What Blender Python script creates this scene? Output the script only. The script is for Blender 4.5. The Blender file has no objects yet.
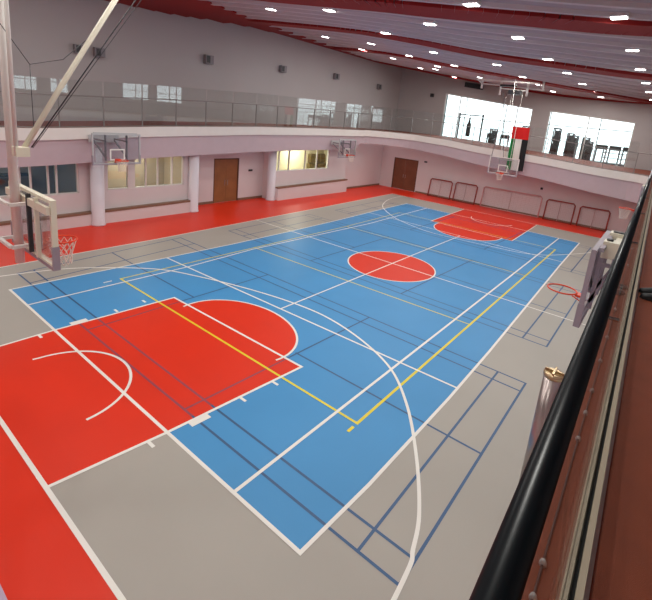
import bpy, bmesh, math, random
from mathutils import Vector, Matrix
R = math.radians
random.seed(4)
scene = bpy.context.scene
C = scene.collection

# ------------------------------------------------------------------ camera, world, exposure
cam_d = bpy.data.cameras.new('camera')
cam = bpy.data.objects.new('camera', cam_d)
C.objects.link(cam)
scene.camera = cam
def rodrigues(r):
    r = Vector(r)
    return Matrix.Rotation(r.length, 3, r.normalized())
_Rw = rodrigues((1.7003469262979596, -0.7548642683411337, 0.7295377230196859))   # world -> (right, down, forward)
_cols = _Rw.transposed()
_M = Matrix((_Rw[0], -_Rw[1], -_Rw[2])).transposed()
cam.matrix_world = Matrix.Translation((-15.0949, -8.2411, 5.6063)) @ _M.to_4x4()
cam_d.sensor_fit = 'HORIZONTAL'
cam_d.sensor_width = 36.0
cam_d.lens = 36.0 * 429.7656 / 652.0
cam_d.shift_x = (326.0 - 338.0528) / 652.0
cam_d.shift_y = (215.5931 - 300.0) / 652.0
cam_d.clip_start = 0.02
cam_d.clip_end = 200

world = bpy.data.worlds.new('overcast_sky')
scene.world = world
world.use_nodes = True
bg = world.node_tree.nodes['Background']
bg.inputs[0].default_value = (0.90, 0.95, 1.0, 1)
bg.inputs[1].default_value = 3.2
scene.view_settings.view_transform = 'Standard'
scene.view_settings.look = 'None'
scene.view_settings.gamma = 1
scene.view_settings.exposure = 0.0
LAMP_W = 51.0

# ------------------------------------------------------------------ materials
def srgb(r, g, b):
    f = lambda c: (c / 255 / 12.92) if c / 255 <= 0.04045 else ((c / 255 + 0.055) / 1.055) ** 2.4
    return (f(r), f(g), f(b), 1)
def mat(name, col, rough=0.5, metal=0.0, spec=0.5, bump=0.0, bscale=30, vary=0.0, vscale=3, emit=None, estr=0.0, coat=0.0):
    m = bpy.data.materials.new(name)
    m.use_nodes = True
    nt = m.node_tree
    b = nt.nodes['Principled BSDF']
    b.inputs['Base Color'].default_value = col
    b.inputs['Roughness'].default_value = rough
    b.inputs['Metallic'].default_value = metal
    b.inputs['Specular IOR Level'].default_value = spec
    b.inputs['Coat Weight'].default_value = coat
    if emit:
        b.inputs['Emission Color'].default_value = emit
        b.inputs['Emission Strength'].default_value = estr
    if vary or bump:
        tc = nt.nodes.new('ShaderNodeTexCoord')
    if vary:
        n = nt.nodes.new('ShaderNodeTexNoise')
        n.inputs['Scale'].default_value = vscale
        n.inputs['Detail'].default_value = 4
        nt.links.new(tc.outputs['Object'], n.inputs['Vector'])
        r = nt.nodes.new('ShaderNodeMapRange')
        r.inputs['From Min'].default_value = 0.3
        r.inputs['From Max'].default_value = 0.7
        r.inputs['To Min'].default_value = 1 - vary
        r.inputs['To Max'].default_value = 1 + vary
        nt.links.new(n.outputs['Fac'], r.inputs['Value'])
        mx = nt.nodes.new('ShaderNodeVectorMath')
        mx.operation = 'SCALE'
        mx.inputs[0].default_value = col[:3]
        nt.links.new(r.outputs[0], mx.inputs['Scale'])
        nt.links.new(mx.outputs[0], b.inputs['Base Color'])
    if bump:
        n2 = nt.nodes.new('ShaderNodeTexNoise')
        n2.inputs['Scale'].default_value = bscale
        nt.links.new(tc.outputs['Object'], n2.inputs['Vector'])
        bp = nt.nodes.new('ShaderNodeBump')
        bp.inputs['Strength'].default_value = bump
        bp.inputs['Distance'].default_value = 0.01
        nt.links.new(n2.outputs['Fac'], bp.inputs['Height'])
        nt.links.new(bp.outputs[0], b.inputs['Normal'])
    return m
def glass(name, tint=(0.93, 0.97, 0.96, 1), boost=1.0, rough=0.0):
    m = bpy.data.materials.new(name)
    m.use_nodes = True
    nt = m.node_tree
    nt.nodes.remove(nt.nodes['Principled BSDF'])
    out = nt.nodes['Material Output']
    t = nt.nodes.new('ShaderNodeBsdfTransparent'); t.inputs[0].default_value = tint
    g = nt.nodes.new('ShaderNodeBsdfGlossy'); g.inputs['Roughness'].default_value = rough
    f = nt.nodes.new('ShaderNodeFresnel')
    ge = nt.nodes.new('ShaderNodeNewGeometry'); mr = nt.nodes.new('ShaderNodeMapRange')   # same reflectance from either face of the pane
    mr.inputs['To Min'].default_value = 1.5; mr.inputs['To Max'].default_value = 1 / 1.5
    nt.links.new(ge.outputs['Backfacing'], mr.inputs['Value']); nt.links.new(mr.outputs[0], f.inputs[0])
    mu = nt.nodes.new('ShaderNodeMath'); mu.operation = 'MULTIPLY'; mu.use_clamp = True; mu.inputs[1].default_value = boost
    mx = nt.nodes.new('ShaderNodeMixShader')
    nt.links.new(f.outputs[0], mu.inputs[0])
    nt.links.new(mu.outputs[0], mx.inputs[0]); nt.links.new(t.outputs[0], mx.inputs[1]); nt.links.new(g.outputs[0], mx.inputs[2])
    nt.links.new(mx.outputs[0], out.inputs[0])
    return m
FR = 0.40
M = dict(
    red=mat('red_court_paint', srgb(226, 46, 8), FR, spec=0.34, vary=0.03, vscale=0.6),
    grey=mat('grey_court_paint', srgb(172, 167, 158), FR, spec=0.34, vary=0.03, vscale=0.5),
    blue=mat('blue_court_paint', srgb(72, 150, 206), FR, spec=0.34, vary=0.03, vscale=0.6),
    white=mat('white_line_paint', srgb(240, 238, 230), 0.4),
    yellow=mat('yellow_line_paint', srgb(232, 216, 44), 0.4),
    navy=mat('navy_line_paint', srgb(48, 88, 132), 0.4),
    violet=mat('faded_line_on_red', srgb(150, 66, 84), 0.4),
    wall=mat('lilac_white_wall', srgb(220, 214, 214), 0.75, vary=0.02, vscale=0.7, bump=0.05, bscale=60),
    upper=mat('upper_white_wall', srgb(190, 184, 184), 0.8, vary=0.02, vscale=0.5, bump=0.05, bscale=60),
    band=mat('cream_band', srgb(232, 228, 222), 0.6, vary=0.02),
    bulk=mat('lilac_bulkhead', srgb(196, 178, 184), 0.7, vary=0.02),
    plinth=mat('plinth_wood', srgb(134, 104, 84), 0.6, vary=0.1),
    track=mat('track_rubber', srgb(140, 64, 34), 0.62, vary=0.10, vscale=5, bump=0.3, bscale=300),
    beam=mat('red_beam_paint', srgb(150, 18, 16), 0.7),
    wood=mat('door_wood', srgb(146, 98, 56), 0.45, vary=0.12, vscale=2),
    wood2=mat('dark_door_wood', srgb(122, 76, 52), 0.5, vary=0.1, vscale=2),
    frame=mat('door_frame', srgb(96, 62, 44), 0.5),
    column=mat('column_paint', srgb(224, 216, 222), 0.6),
    mull=mat('white_mullion', srgb(222, 220, 216), 0.5),
    alu=mat('aluminium', (0.30, 0.28, 0.27, 1), 0.4, 0.7),
    light=mat('light_grey_steel', srgb(196, 196, 196), 0.4, 0.2),
    chan=mat('channel_steel', srgb(205, 190, 166), 0.4, 0.2),
    steel=mat('stainless_steel', (0.55, 0.53, 0.50, 1), 0.22, 1.0),
    brass=mat('warm_steel_cap', (0.55, 0.42, 0.25, 1), 0.3, 1.0),
    black=mat('black_lacquer', (0.004, 0.009, 0.012, 1), 0.30, spec=0.45),
    dark=mat('dark_grey_metal', (0.045, 0.045, 0.05, 1), 0.45, 0.3),
    rubber=mat('black_rubber', (0.015, 0.015, 0.016, 1), 0.7),
    cream=mat('cream_steel_paint', srgb(232, 226, 205), 0.4),
    pole=mat('white_pole_paint', srgb(232, 228, 222), 0.35),
    pad=mat('grey_pad_vinyl', srgb(160, 150, 160), 0.5),
    post=mat('polished_post', (0.42, 0.36, 0.34, 1), 0.28, 0.9),
    orange=mat('orange_rim_paint', srgb(230, 66, 18), 0.35),
    net=mat('net_cord', srgb(238, 226, 214), 0.8),
    gframe=mat('goal_frame_paint', srgb(150, 62, 52), 0.45),
    pframe=mat('pale_pink_frame', srgb(206, 160, 160), 0.5),
    netg=mat('goal_net_cord', srgb(190, 170, 170), 0.8),
    fred=mat('flag_red', srgb(226, 30, 28), 0.8), fgreen=mat('flag_green', srgb(20, 128, 60), 0.8),
    fwhite=mat('flag_white', srgb(232, 228, 220), 0.8), fblack=mat('flag_black', srgb(22, 22, 26), 0.8),
    cloth=mat('black_cloth', (0.012, 0.011, 0.016, 1), 0.85, bump=0.2, bscale=120),
    leather=mat('black_leather', (0.010, 0.010, 0.012, 1), 0.45),
    sole=mat('shoe_sole', (0.02, 0.02, 0.02, 1), 0.7),
    skin=mat('skin', srgb(190, 140, 110), 0.5), hair=mat('dark_hair', (0.012, 0.009, 0.008, 1), 0.6),
    eye=mat('eye_white', srgb(230, 228, 224), 0.3), lip=mat('lips', srgb(160, 90, 80), 0.5),
    creamwall=mat('cream_room_wall', srgb(232, 222, 190), 0.8),
    tanwall=mat('tan_room_wall', srgb(190, 172, 148), 0.8),
    dimwall=mat('dim_room_wall', srgb(140, 132, 130), 0.8),
    roomfloor=mat('room_floor', srgb(120, 110, 100), 0.6),
    gymfloor=mat('gym_floor', srgb(150, 155, 160), 0.35),
    curtain=mat('pale_blind', srgb(214, 226, 226), 0.9),
    cab=mat('olive_cabinet', srgb(110, 92, 50), 0.6),
    lamp=mat('lamp_lens', (1, 1, 1, 1), 0.4, emit=(1.0, 0.97, 0.93, 1), estr=14.0),
    lampg=mat('lamp_housing', srgb(225, 225, 225), 0.4),
    mat=mat('lilac_mat_vinyl', srgb(190, 172, 196), 0.5),
    speaker=mat('speaker_grey', srgb(140, 135, 140), 0.6),
    screen=mat('pale_plate', srgb(216, 214, 210), 0.5),
)
M['pane'] = glass('clear_pane')
M['fence'] = glass('balustrade_glass', (0.955, 0.975, 0.972, 1), 2.0)
M['near_glass'] = glass('near_balustrade_glass', (0.95, 0.97, 0.965, 1), 0.55)
M['board'] = glass('backboard_glass', (0.86, 0.88, 0.90, 1), 1.3)

M['deck'] = mat('white_steel_deck', srgb(178, 168, 172), 0.6)
M['rib'] = mat('white_deck_rib', srgb(206, 198, 200), 0.5)

# ------------------------------------------------------------------ mesh helpers
class MB:
    def __init__(s):
        s.v = []; s.f = []; s.m = []; s.mats = []; s.sm = []
    def mi(s, m):
        if m not in s.mats: s.mats.append(m)
        return s.mats.index(m)
    def add(s, vs, fs, m=0, smooth=False):
        o = len(s.v)
        s.v += [tuple(p) for p in vs]
        for f in fs:
            s.f.append(tuple(o + i for i in f)); s.m.append(m); s.sm.append(smooth)
        return s
    def box(s, x0, y0, z0, x1, y1, z1, m=0):
        x0, x1 = sorted((x0, x1)); y0, y1 = sorted((y0, y1)); z0, z1 = sorted((z0, z1))
        v = [(x0, y0, z0), (x1, y0, z0), (x1, y1, z0), (x0, y1, z0), (x0, y0, z1), (x1, y0, z1), (x1, y1, z1), (x0, y1, z1)]
        return s.add(v, [(0, 3, 2, 1), (4, 5, 6, 7), (0, 1, 5, 4), (1, 2, 6, 5), (2, 3, 7, 6), (3, 0, 4, 7)], m)
    def quad(s, a, b, c, d, m=0):
        return s.add([a, b, c, d], [(0, 1, 2, 3)], m)
    def prism(s, poly, z0, z1, m=0):                     # poly: CCW (x, y) list
        n = len(poly)
        v = [(x, y, z0) for x, y in poly] + [(x, y, z1) for x, y in poly]
        f = [tuple(reversed(range(n))), tuple(range(n, 2 * n))] + [(i, (i + 1) % n, n + (i + 1) % n, n + i) for i in range(n)]
        return s.add(v, f, m)
    def prism_x(s, poly, x0, x1, m=0):                   # poly in (y, z)
        n = len(poly)
        v = [(x0, y, z) for y, z in poly] + [(x1, y, z) for y, z in poly]
        f = [tuple(range(n)), tuple(reversed(range(n, 2 * n)))] + [(i, n + i, n + (i + 1) % n, (i + 1) % n) for i in range(n)]
        return s.add(v, f, m)
    def tube(s, pts, r, n=8, m=0, closed=False, cap=True, smooth=True):
        pts = [Vector(p) for p in pts]; k = len(pts)
        rr = r if isinstance(r, (list, tuple)) else [r] * k
        vs = []; prev = None
        for i, p in enumerate(pts):
            if closed: t = (pts[(i + 1) % k] - pts[i - 1])
            else: t = pts[min(i + 1, k - 1)] - pts[max(i - 1, 0)]
            t.normalize()
            if prev is None:
                a = Vector((0, 0, 1)) if abs(t.z) < 0.9 else Vector((1, 0, 0))
                u = t.cross(a).normalized()
            else:
                u = (prev - t * prev.dot(t)).normalized()
            prev = u; w = t.cross(u)
            for j in range(n):
                an = 2 * math.pi * j / n
                vs.append(p + (u * math.cos(an) + w * math.sin(an)) * rr[i])
        fs = []
        for i in range(k if closed else k - 1):
            for j in range(n):
                a = i * n + j; b = i * n + (j + 1) % n; c = ((i + 1) % k) * n + (j + 1) % n; d = ((i + 1) % k) * n + j
                fs.append((a, b, c, d))
        if cap and not closed:
            fs.append(tuple(reversed(range(n)))); fs.append(tuple(range((k - 1) * n, k * n)))
        return s.add(vs, fs, m, smooth)
    def bar(s, a, b, w, h, m=0):                         # rectangular bar between two points
        a = Vector(a); b = Vector(b); t = (b - a).normalized()
        up = Vector((0, 0, 1)) if abs(t.z) < 0.95 else Vector((0, 1, 0))
        u = t.cross(up).normalized() * w / 2; v = u.cross(t).normalized() * h / 2
        vs = [a - u - v, a + u - v, a + u + v, a - u + v, b - u - v, b + u - v, b + u + v, b - u + v]
        return s.add(vs, [(0, 1, 2, 3), (7, 6, 5, 4), (0, 4, 5, 1), (1, 5, 6, 2), (2, 6, 7, 3), (3, 7, 4, 0)], m)
    def lathe(s, prof, cx, cy, n=20, m=0, smooth=True):  # prof (r, z)
        vs = []
        for r, z in prof:
            for j in range(n):
                a = 2 * math.pi * j / n
                vs.append((cx + r * math.cos(a), cy + r * math.sin(a), z))
        fs = []
        for i in range(len(prof) - 1):
            for j in range(n):
                fs.append((i * n + j, i * n + (j + 1) % n, (i + 1) * n + (j + 1) % n, (i + 1) * n + j))
        s.add(vs, fs, m, smooth)
        o = len(s.v) - len(vs)
        s.f.append(tuple(o + j for j in reversed(range(n)))); s.m.append(m); s.sm.append(False)
        s.f.append(tuple(o + (len(prof) - 1) * n + j for j in range(n))); s.m.append(m); s.sm.append(False)
        return s
    def build(s, name, mats, parent=None, loc=None):
        me = bpy.data.meshes.new(name)
        me.from_pydata(s.v, [], s.f)
        if not isinstance(mats, (list, tuple)): mats = [mats]
        for m in mats: me.materials.append(m)
        for i, p in enumerate(me.polygons):
            p.material_index = s.m[i]; p.use_smooth = s.sm[i]
        me.update()
        o = bpy.data.objects.new(name, me)
        C.objects.link(o)
        if parent: o.parent = parent
        if loc: o.location = loc
        return o
def tag(o, label=None, cat=None, group=None, kind=None):
    if label: o['label'] = label
    if cat: o['category'] = cat
    if group: o['group'] = group
    if kind: o['kind'] = kind
    return o
def struct(o, label=None, cat=None):
    o['kind'] = 'structure'
    if label: o['label'] = label
    if cat: o['category'] = cat
    return o
def empty(name, loc=(0, 0, 0), rz=0):
    o = bpy.data.objects.new(name, None); C.objects.link(o)
    o.location = loc; o.rotation_euler = (0, 0, rz); o.empty_display_size = 0.2
    return o
def kids(o): return [c for c in bpy.data.objects if c.parent == o]
def copy_tree(o, parent=None):
    c = o.copy(); C.objects.link(c)
    if parent: c.parent = parent
    for ch in kids(o): copy_tree(ch, c)
    return c
def lerp_tab(tab, x):
    if x <= tab[0][0]: return tab[0][1]
    for (a, va), (b, vb) in zip(tab, tab[1:]):
        if x <= b: return va + (vb - va) * (x - a) / (b - a)
    return tab[-1][1]
def spline(pts, n=10):
    P = [Vector((p[0], p[1], 0)) for p in pts]; out = []
    P = [2 * P[0] - P[1]] + P + [2 * P[-1] - P[-2]]
    for i in range(1, len(P) - 2):
        p0, p1, p2, p3 = P[i - 1:i + 3]
        for j in range(n):
            t = j / n
            q = 0.5 * ((2 * p1) + (p2 - p0) * t + (2 * p0 - 5 * p1 + 4 * p2 - p3) * t * t + (3 * p1 - p0 - 3 * p2 + p3) * t ** 3)
            out.append((q.x, q.y))
    out.append((P[-2].x, P[-2].y))
    return out
def arc(cx, cy, rx, ry, a0, a1, n=32):
    return [(cx + rx * math.cos(R(a0 + (a1 - a0) * i / n)), cy + ry * math.sin(R(a0 + (a1 - a0) * i / n))) for i in range(n + 1)]

# ------------------------------------------------------------------ floor with every painted court
RED, GREY, BLUE, WHITE, YEL, NAVY, VIO = range(7)
fl = MB()
_dz = [0]
def lift():                                          # each painted layer lies a hair above the one before
    _dz[0] += 1; return _dz[0] * 1.5e-5
def poly(pts, z, m):
    z += lift()
    a = sum(pts[i][0] * pts[(i + 1) % len(pts)][1] - pts[(i + 1) % len(pts)][0] * pts[i][1] for i in range(len(pts)))
    if a < 0: pts = pts[::-1]
    fl.add([(x, y, z) for x, y in pts], [tuple(range(len(pts)))], m)
def strip(pts, w, z, m, closed=False):
    z += lift()
    n = len(pts); L = []; Rr = []
    for i in range(n):
        a = pts[i - 1] if (i > 0 or closed) else pts[i]; b = pts[(i + 1) % n] if (i < n - 1 or closed) else pts[i]
        p = pts[i]
        d1 = Vector((p[0] - a[0], p[1] - a[1])); d2 = Vector((b[0] - p[0], b[1] - p[1]))
        if d1.length < 1e-6: d1 = d2
        if d2.length < 1e-6: d2 = d1
        d1.normalize(); d2.normalize(); t = (d1 + d2)
        t.normalize(); nn = Vector((-t.y, t.x)); k = w / 2 / max(0.5, nn.dot(Vector((-d1.y, d1.x))))
        L.append((p[0] + nn.x * k, p[1] + nn.y * k, z)); Rr.append((p[0] - nn.x * k, p[1] - nn.y * k, z))
    for i in range(n if closed else n - 1):
        j = (i + 1) % n
        fl.add([Rr[i], Rr[j], L[j], L[i]], [(0, 1, 2, 3)], m)
def line(a, b, w, z, m):
    d = Vector((b[0] - a[0], b[1] - a[1])).normalized() * w / 2
    strip([(a[0] - d.x, a[1] - d.y), (b[0] + d.x, b[1] + d.y)], w, z, m)
def rect_line(x0, y0, x1, y1, w, z, m):
    line((x0, y0), (x1, y0), w, z, m); line((x1, y0), (x1, y1), w, z, m); line((x1, y1), (x0, y1), w, z, m); line((x0, y1), (x0, y0), w, z, m)
W = 0.055
poly([(-19, -12.5), (22.2, -12.5), (22.2, 14), (-19, 14)], 0.0, RED)
left_side = [(-13.29, 7.42), (-8.86, 7.5), (-6.1, 7.52), (-0.42, 7.78), (4.9, 8.0), (14.4, 8.45)]
poly([(-13.29, -8.0)] + [(14.35, -8.0)] + left_side[::-1], 0.0008, GREY)
NX, FX = -11.53, 11.67
tl = [(NX, 5.5), (-9.7, 5.46), (-6.86, 5.36), (-4.0, 5.3), (-0.5, 5.33), (3.6, 5.45), (8.3, 5.7), (12.0, 5.8)]
tr = [(NX, -5.53), (-10.0, -5.6), (-7.0, -5.63), (-4.3, -5.6), (0, -5.5), (6.0, -5.36), (FX, -5.28)]
poly(tr + tl[::-1], 0.0016, BLUE)
key = [(-13.29, -2.18), (-11.57, -2.4), (-8.39, -2.68), (-8.49, 2.26), (-11.5, 2.42), (-13.29, 2.42)]
poly(key, 0.0024, RED)
semi = arc(-8.38, -0.25, 1.4, 1.87, 100, -100, 40)
poly(semi, 0.0024, RED)
fkey = [(14.35, -2.43), (8.34, -2.55), (8.44, 2.23), (14.35, 2.5)]
poly(fkey, 0.0024, RED)
fsemi = arc(8.2, -0.15, 1.95, 1.85, 82, 278, 40)
poly(fsemi, 0.0024, RED)
circ = arc(-0.58, -0.38, 1.72, 1.74, 0, 360, 64)[:-1]
# badminton courts (three, laid across the hall)
def badminton(x0, x1, yl0, yl1, yr):
    z = 0.0032; w = 0.045; xm = (x0 + x1) / 2; s = 0.42
    yl = lambda x: yl0 + (yl1 - yl0) * (x - x0) / (x1 - x0)
    def seg(a, b): line(a, b, w, z, NAVY)
    for x in (x0, x1, x0 + s, x1 - s): seg((x, yr), (x, yl(x)))
    seg((x0, yr), (x1, yr)); seg((x0, yl0), (x1, yl1))
    seg((x0, yr + 0.64), (x1, yr + 0.64)); seg((x0, yl0 - 0.98), (x1, yl1 - 0.98))
    seg((x0, -2.1), (x1, -2.35)); seg((x0, 1.95), (x1, 1.9))
    seg((xm, yr), (xm, -2.2)); seg((xm, yl(xm)), (xm, 1.92))
badminton(-11.0, -5.12, 6.66, 7.2, -6.72)
badminton(-2.82, 3.05, 6.95, 7.2, -6.68)
badminton(5.3, 11.15, 7.1, 7.35, -6.55)
# faded look where the navy lines cross the red key
vz = 0.0036
for x in (-11.0, -10.58): line((x, -2.33), (x, 2.36), 0.046, vz, VIO)
line((-11.0, -2.1), (-8.45, -2.21), 0.046, vz, VIO); line((-11.0, 1.95), (-8.52, 1.93), 0.046, vz, VIO)
poly(circ, 0.0040, RED)
# volleyball (yellow)
vl = [(-8.96, 4.47), (-3.5, 4.42), (2.8, 4.35), (8.65, 4.5)]
zv = 0.0044
strip(vl, 0.05, zv, YEL); line((-8.96, 4.47), (-9.0, -4.66), 0.055, zv, YEL)
line((-9.0, -4.66), (8.75, -4.62), 0.06, zv, YEL); line((8.65, 4.5), (8.75, -4.62), 0.05, zv, YEL)
line((-3.5, 4.42), (-3.2, -4.66), 0.045, zv, YEL); line((2.75, 4.35), (3.0, -4.63), 0.045, zv, YEL)
line((-9.27, -4.66), (-9.15, -4.66), 0.06, zv, YEL); line((-9.45, 4.47), (-9.25, 4.47), 0.05, zv, WHITE)
# tennis (white)
zw = 0.0048
strip(tl, W, zw, WHITE); strip(tr, 0.06, zw, WHITE)
line((NX, 5.5), (NX, -5.53), 0.06, zw, WHITE); line((FX + 0.2, 5.8), (FX, -5.28), W, zw, WHITE)
sl = [(NX, 4.2), (-6.8, 4.14), (-3.7, 4.3), (-0.5, 4.18), (4.4, 4.0), (11.9, 4.2)]
strip(sl, W, zw, WHITE); line((NX, -4.18), (FX, -4.22), 0.06, zw, WHITE)
line((-6.86, 5.36), (-6.5, -5.62), W, zw, WHITE); line((6.75, 5.6), (6.6, -5.34), 0.05, zw, WHITE)
line((-6.66, -0.28), (6.65, -0.32), 0.05, zw, WHITE)
# basketball (white)
zb = 0.0052
strip(left_side, W, zb, WHITE)
line((-13.29, 7.42), (-13.29, -8.0), 0.065, zb, WHITE); line((14.4, 8.45), (14.3, -8.0), 0.05, zb, WHITE)
line((-13.29, -8.0), (14.3, -8.0), 0.06, zb, WHITE)
line((-0.42, 7.78), (-0.3, -8.0), 0.05, zb, WHITE)
strip(key, 0.06, zb, WHITE); strip(semi, 0.055, zb, WHITE)
line((-8.39, -2.68), (-8.49, 2.26), 0.055, zb, WHITE)
strip(fkey, 0.05, zb, WHITE); strip(fsemi, 0.05, zb, WHITE)
strip(circ, 0.05, zb + 0.0003, WHITE, True)
strip(spline([(-13.29, 7.0), (-11.44, 6.69), (-9.97, 6.3), (-8.9, 5.65), (-7.66, 4.5), (-7.0, 3.1), (-6.45, 1.4), (-6.12, -0.18), (-6.06, -1.5), (-6.36, -2.9), (-6.93, -4.14), (-7.83, -5.08), (-8.91, -5.86), (-9.88, -6.42), (-10.47, -6.63), (-10.93, -6.73), (-13.29, -6.9)]), 0.06, zb + 0.0002, WHITE)
strip(spline([(14.35, 7.5), (12.6, 7.4), (11.3, 7.1), (9.37, 6.24), (8.02, 5.06), (6.91, 3.69), (6.2, 2.2), (5.85, 1.0), (5.9, -0.5), (6.15, -2.2), (6.35, -3.42), (6.8, -4.19), (7.7, -4.9), (9.98, -6.07), (12, -6.5), (14.3, -6.6)]), 0.05, zb + 0.0002, WHITE)
strip([(-12.3, 1.42)] + arc(-12.3, 0.12, 1.27, 1.28, 85, -85, 30) + [(-12.32, -1.16)], 0.055, zb, WHITE)
strip(arc(12.55, -0.1, 1.36, 1.3, 97, 263, 30), 0.05, zb, WHITE)
for x, y0 in ((-10.05, -2.55), (-9.24, -2.62), (-11.86, -2.38)):
    line((x, y0 - 0.02), (x, y0 - 0.14), 0.06, zb, WHITE); line((x, -y0 - 0.12), (x, -y0 + 0.0), 0.06, zb, WHITE)
poly([(-11.16, -2.44), (-10.78, -2.47), (-10.78, -2.62), (-11.16, -2.59)], zb, WHITE)
poly([(-11.16, 2.42), (-10.78, 2.40), (-10.78, 2.55), (-11.16, 2.57)], zb, WHITE)
floor = struct(fl.build('floor', [M['red'], M['grey'], M['blue'], M['white'], M['yellow'], M['navy'], M['violet']]))

# ------------------------------------------------------------------ running-track balcony around the hall
K = 0.0166                                            # the right-hand edge runs very slightly off the court's axis
def right_edge(x, off=0.0): return -8.115 + off + K * (x + 15.0)
ZL = [(-19, 3.98), (-9, 4.08), (-4, 4.34), (2, 4.56), (8, 4.66), (15, 4.72)]
ZF = [(-7.5, 3.9), (-4.5, 4.03), (-1.7, 4.24), (2.5, 4.42), (5, 4.62), (8, 4.72)]
inner = []                                            # (x, y, z_top, outer point)
for i in range(28):
    x = -15.6 + (12.2 + 15.6) * i / 27
    inner.append((x, 10.42, lerp_tab(ZL, x), (x, 13.5)))
for i in range(1, 12):
    a = R(90 - 90 * i / 12)
    p = (12.2 + 3.2 * math.cos(a), 7.22 + 3.2 * math.sin(a))
    q = (22.2, 13.5) if i == 6 else ((12.2 + 10 * i / 6, 13.5) if i < 6 else (22.2, 13.5 - 6.28 * (i - 6) / 6))
    inner.append((p[0], p[1], 4.72, q))
for i in range(20):
    y = 7.22 - (7.22 + 6.3) * i / 19
    inner.append((15.4, y, lerp_tab(ZF, y), (22.2, y)))
for i in range(1, 6):
    a = R(-90 * i / 6)
    p = (14.2 + 1.2 * math.cos(a), -6.3 + 1.2 * math.sin(a))
    q = (22.2, -12.5) if i == 3 else ((22.2, -6.3 - 6.2 * i / 3) if i < 3 else (22.2 - 8 * (i - 3) / 3, -12.5))
    inner.append((p[0], p[1], 3.95, q))
for i in range(18):
    x = 14.2 - (14.2 + 15.6) * i / 17
    inner.append((x, right_edge(x), 4.0 if x < 8 else 4.0 - 0.05 * (x - 8) / 6.2, (x, -12.5)))
NI = len(inner)
top = MB(); bandm = MB(); bulk = MB()
for i in range(NI - 1):
    a, b = inner[i], inner[i + 1]
    qa, qb = a[3], b[3]
    top.add([(a[0], a[1], a[2]), (qa[0], qa[1], a[2]), (qb[0], qb[1], b[2]), (b[0], b[1], b[2])], [(3, 2, 1, 0)], 0)
    top.add([(a[0], a[1], a[2] - .3), (qa[0], qa[1], a[2] - .3), (qb[0], qb[1], b[2] - .3), (b[0], b[1], b[2] - .3)], [(0, 1, 2, 3)], 1)
def path_offset(i, d):                               # towards the wall by d
    a = inner[max(i - 1, 0)]; b = inner[min(i + 1, NI - 1)]
    t = Vector((b[0] - a[0], b[1] - a[1])).normalized(); n = Vector((-t.y, t.x))
    return (inner[i][0] + n.x * d, inner[i][1] + n.y * d)
for i in range(NI - 1):
    for (mb, d0, d1, za, zb_) in ((bandm, -0.04, 0.06, 0.0, -0.45), (bulk, 0.04, 0.24, -0.45, -1.42)):
        p = []
        for j in (i, i + 1):
            o0 = path_offset(j, d0); o1 = path_offset(j, d1); z = inner[j][2]
            bot = zb_
            if mb is bulk and inner[j][0] > 12: bot = -1.10 - 0.035 * (7.2 - inner[j][1])
            p.append([(o0[0], o0[1], z + za), (o1[0], o1[1], z + za), (o1[0], o1[1], z + bot), (o0[0], o0[1], z + bot)])
        A, B = p
        mb.add(A + B, [(0, 4, 5, 1), (1, 5, 6, 2), (2, 6, 7, 3), (3, 7, 4, 0)], 0)
struct(top.build('track_floor', [M['track'], M['wall']]))
struct(bandm.build('trim_1', M['band']))
struct(bulk.build('trim_2', M['bulk']))
near = MB().box(-19, -8.1, 3.7, -15.6, 13.5, 4.0)
struct(near.build('track_floor', [M['track']]))

# ------------------------------------------------------------------ outer walls
def wall_left_x(segments, y, name, m, z0=0, z1=3.6, t=0.2, openings=()):
    b = MB()
    x0, x1 = segments
    xs = x0
    for (a, c, za, zb_) in openings:
        b.box(xs, y, z0, a, y + t, z1); b.box(a, y, z0, c, y + t, za); b.box(a, y, zb_, c, y + t, z1); xs = c
    b.box(xs, y, z0, x1, y + t, z1)
    return struct(b.build(name, m))
op1 = (-12.3, -7.45, 1.38, 2.78); op2 = (-6.3, -2.52, 1.42, 3.02); op3 = (3.95, 9.15, 1.82, 3.3)
wall_left_x((-19, -1.95), 11.0, 'wall_left', M['wall'], openings=(op1, op2))
wall_left_x((3.75, 11.3), 11.0, 'wall_left', M['wall'], openings=(op3,))
wall_left_x((-1.95, 3.75), 11.95, 'wall_left', M['wall'], openings=((0.0, 1.8, 0.0, 2.58),))
wall_left_x((11.3, 17.4), 11.5, 'wall_left', M['wall'])
struct(MB().box(-2.15, 11.0, 0, -1.95, 12.15, 3.6).build('wall_left', M['wall']))
struct(MB().box(3.75, 11.2, 0, 3.95, 12.15, 3.6).build('wall_left', M['wall']))
struct(MB().box(11.3, 11.2, 0, 11.5, 11.7, 3.6).build('wall_left', M['wall']))
for x0, x1, h0, h1 in ((-15.6, -7.05, .36, .50), (-6.65, -2.3, .50, .55), (4.0, 11.3, .76, .88)):
    pl = MB()
    for yy, e in ((10.74, 0), (10.72, .09)):
        m_ = 1 if e else 0
        za, zb2 = (h0, h1) if e else (0, 0); zc_, zd = (h0 + e, h1 + e) if e else (h0, h1)
        v = [(x0, yy, za), (x1, yy, zb2), (x1, 11.0, zb2), (x0, 11.0, za), (x0, yy, zc_), (x1, yy, zd), (x1, 11.0, zd), (x0, 11.0, zc_)]
        pl.add(v, [(0, 3, 2, 1), (4, 5, 6, 7), (0, 1, 5, 4), (1, 2, 6, 5), (2, 3, 7, 6), (3, 0, 4, 7)], m_)
    struct(pl.build('trim_3', [M['wall'], M['plinth']]))
for x0, x1, y in ((-1.95, 0, 11.95), (1.8, 3.75, 11.95), (11.5, 17.2, 11.5)):
    struct(MB().box(x0, y - 0.03, 0, x1, y, 0.14).build('baseboard_left', M['plinth']))
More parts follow.
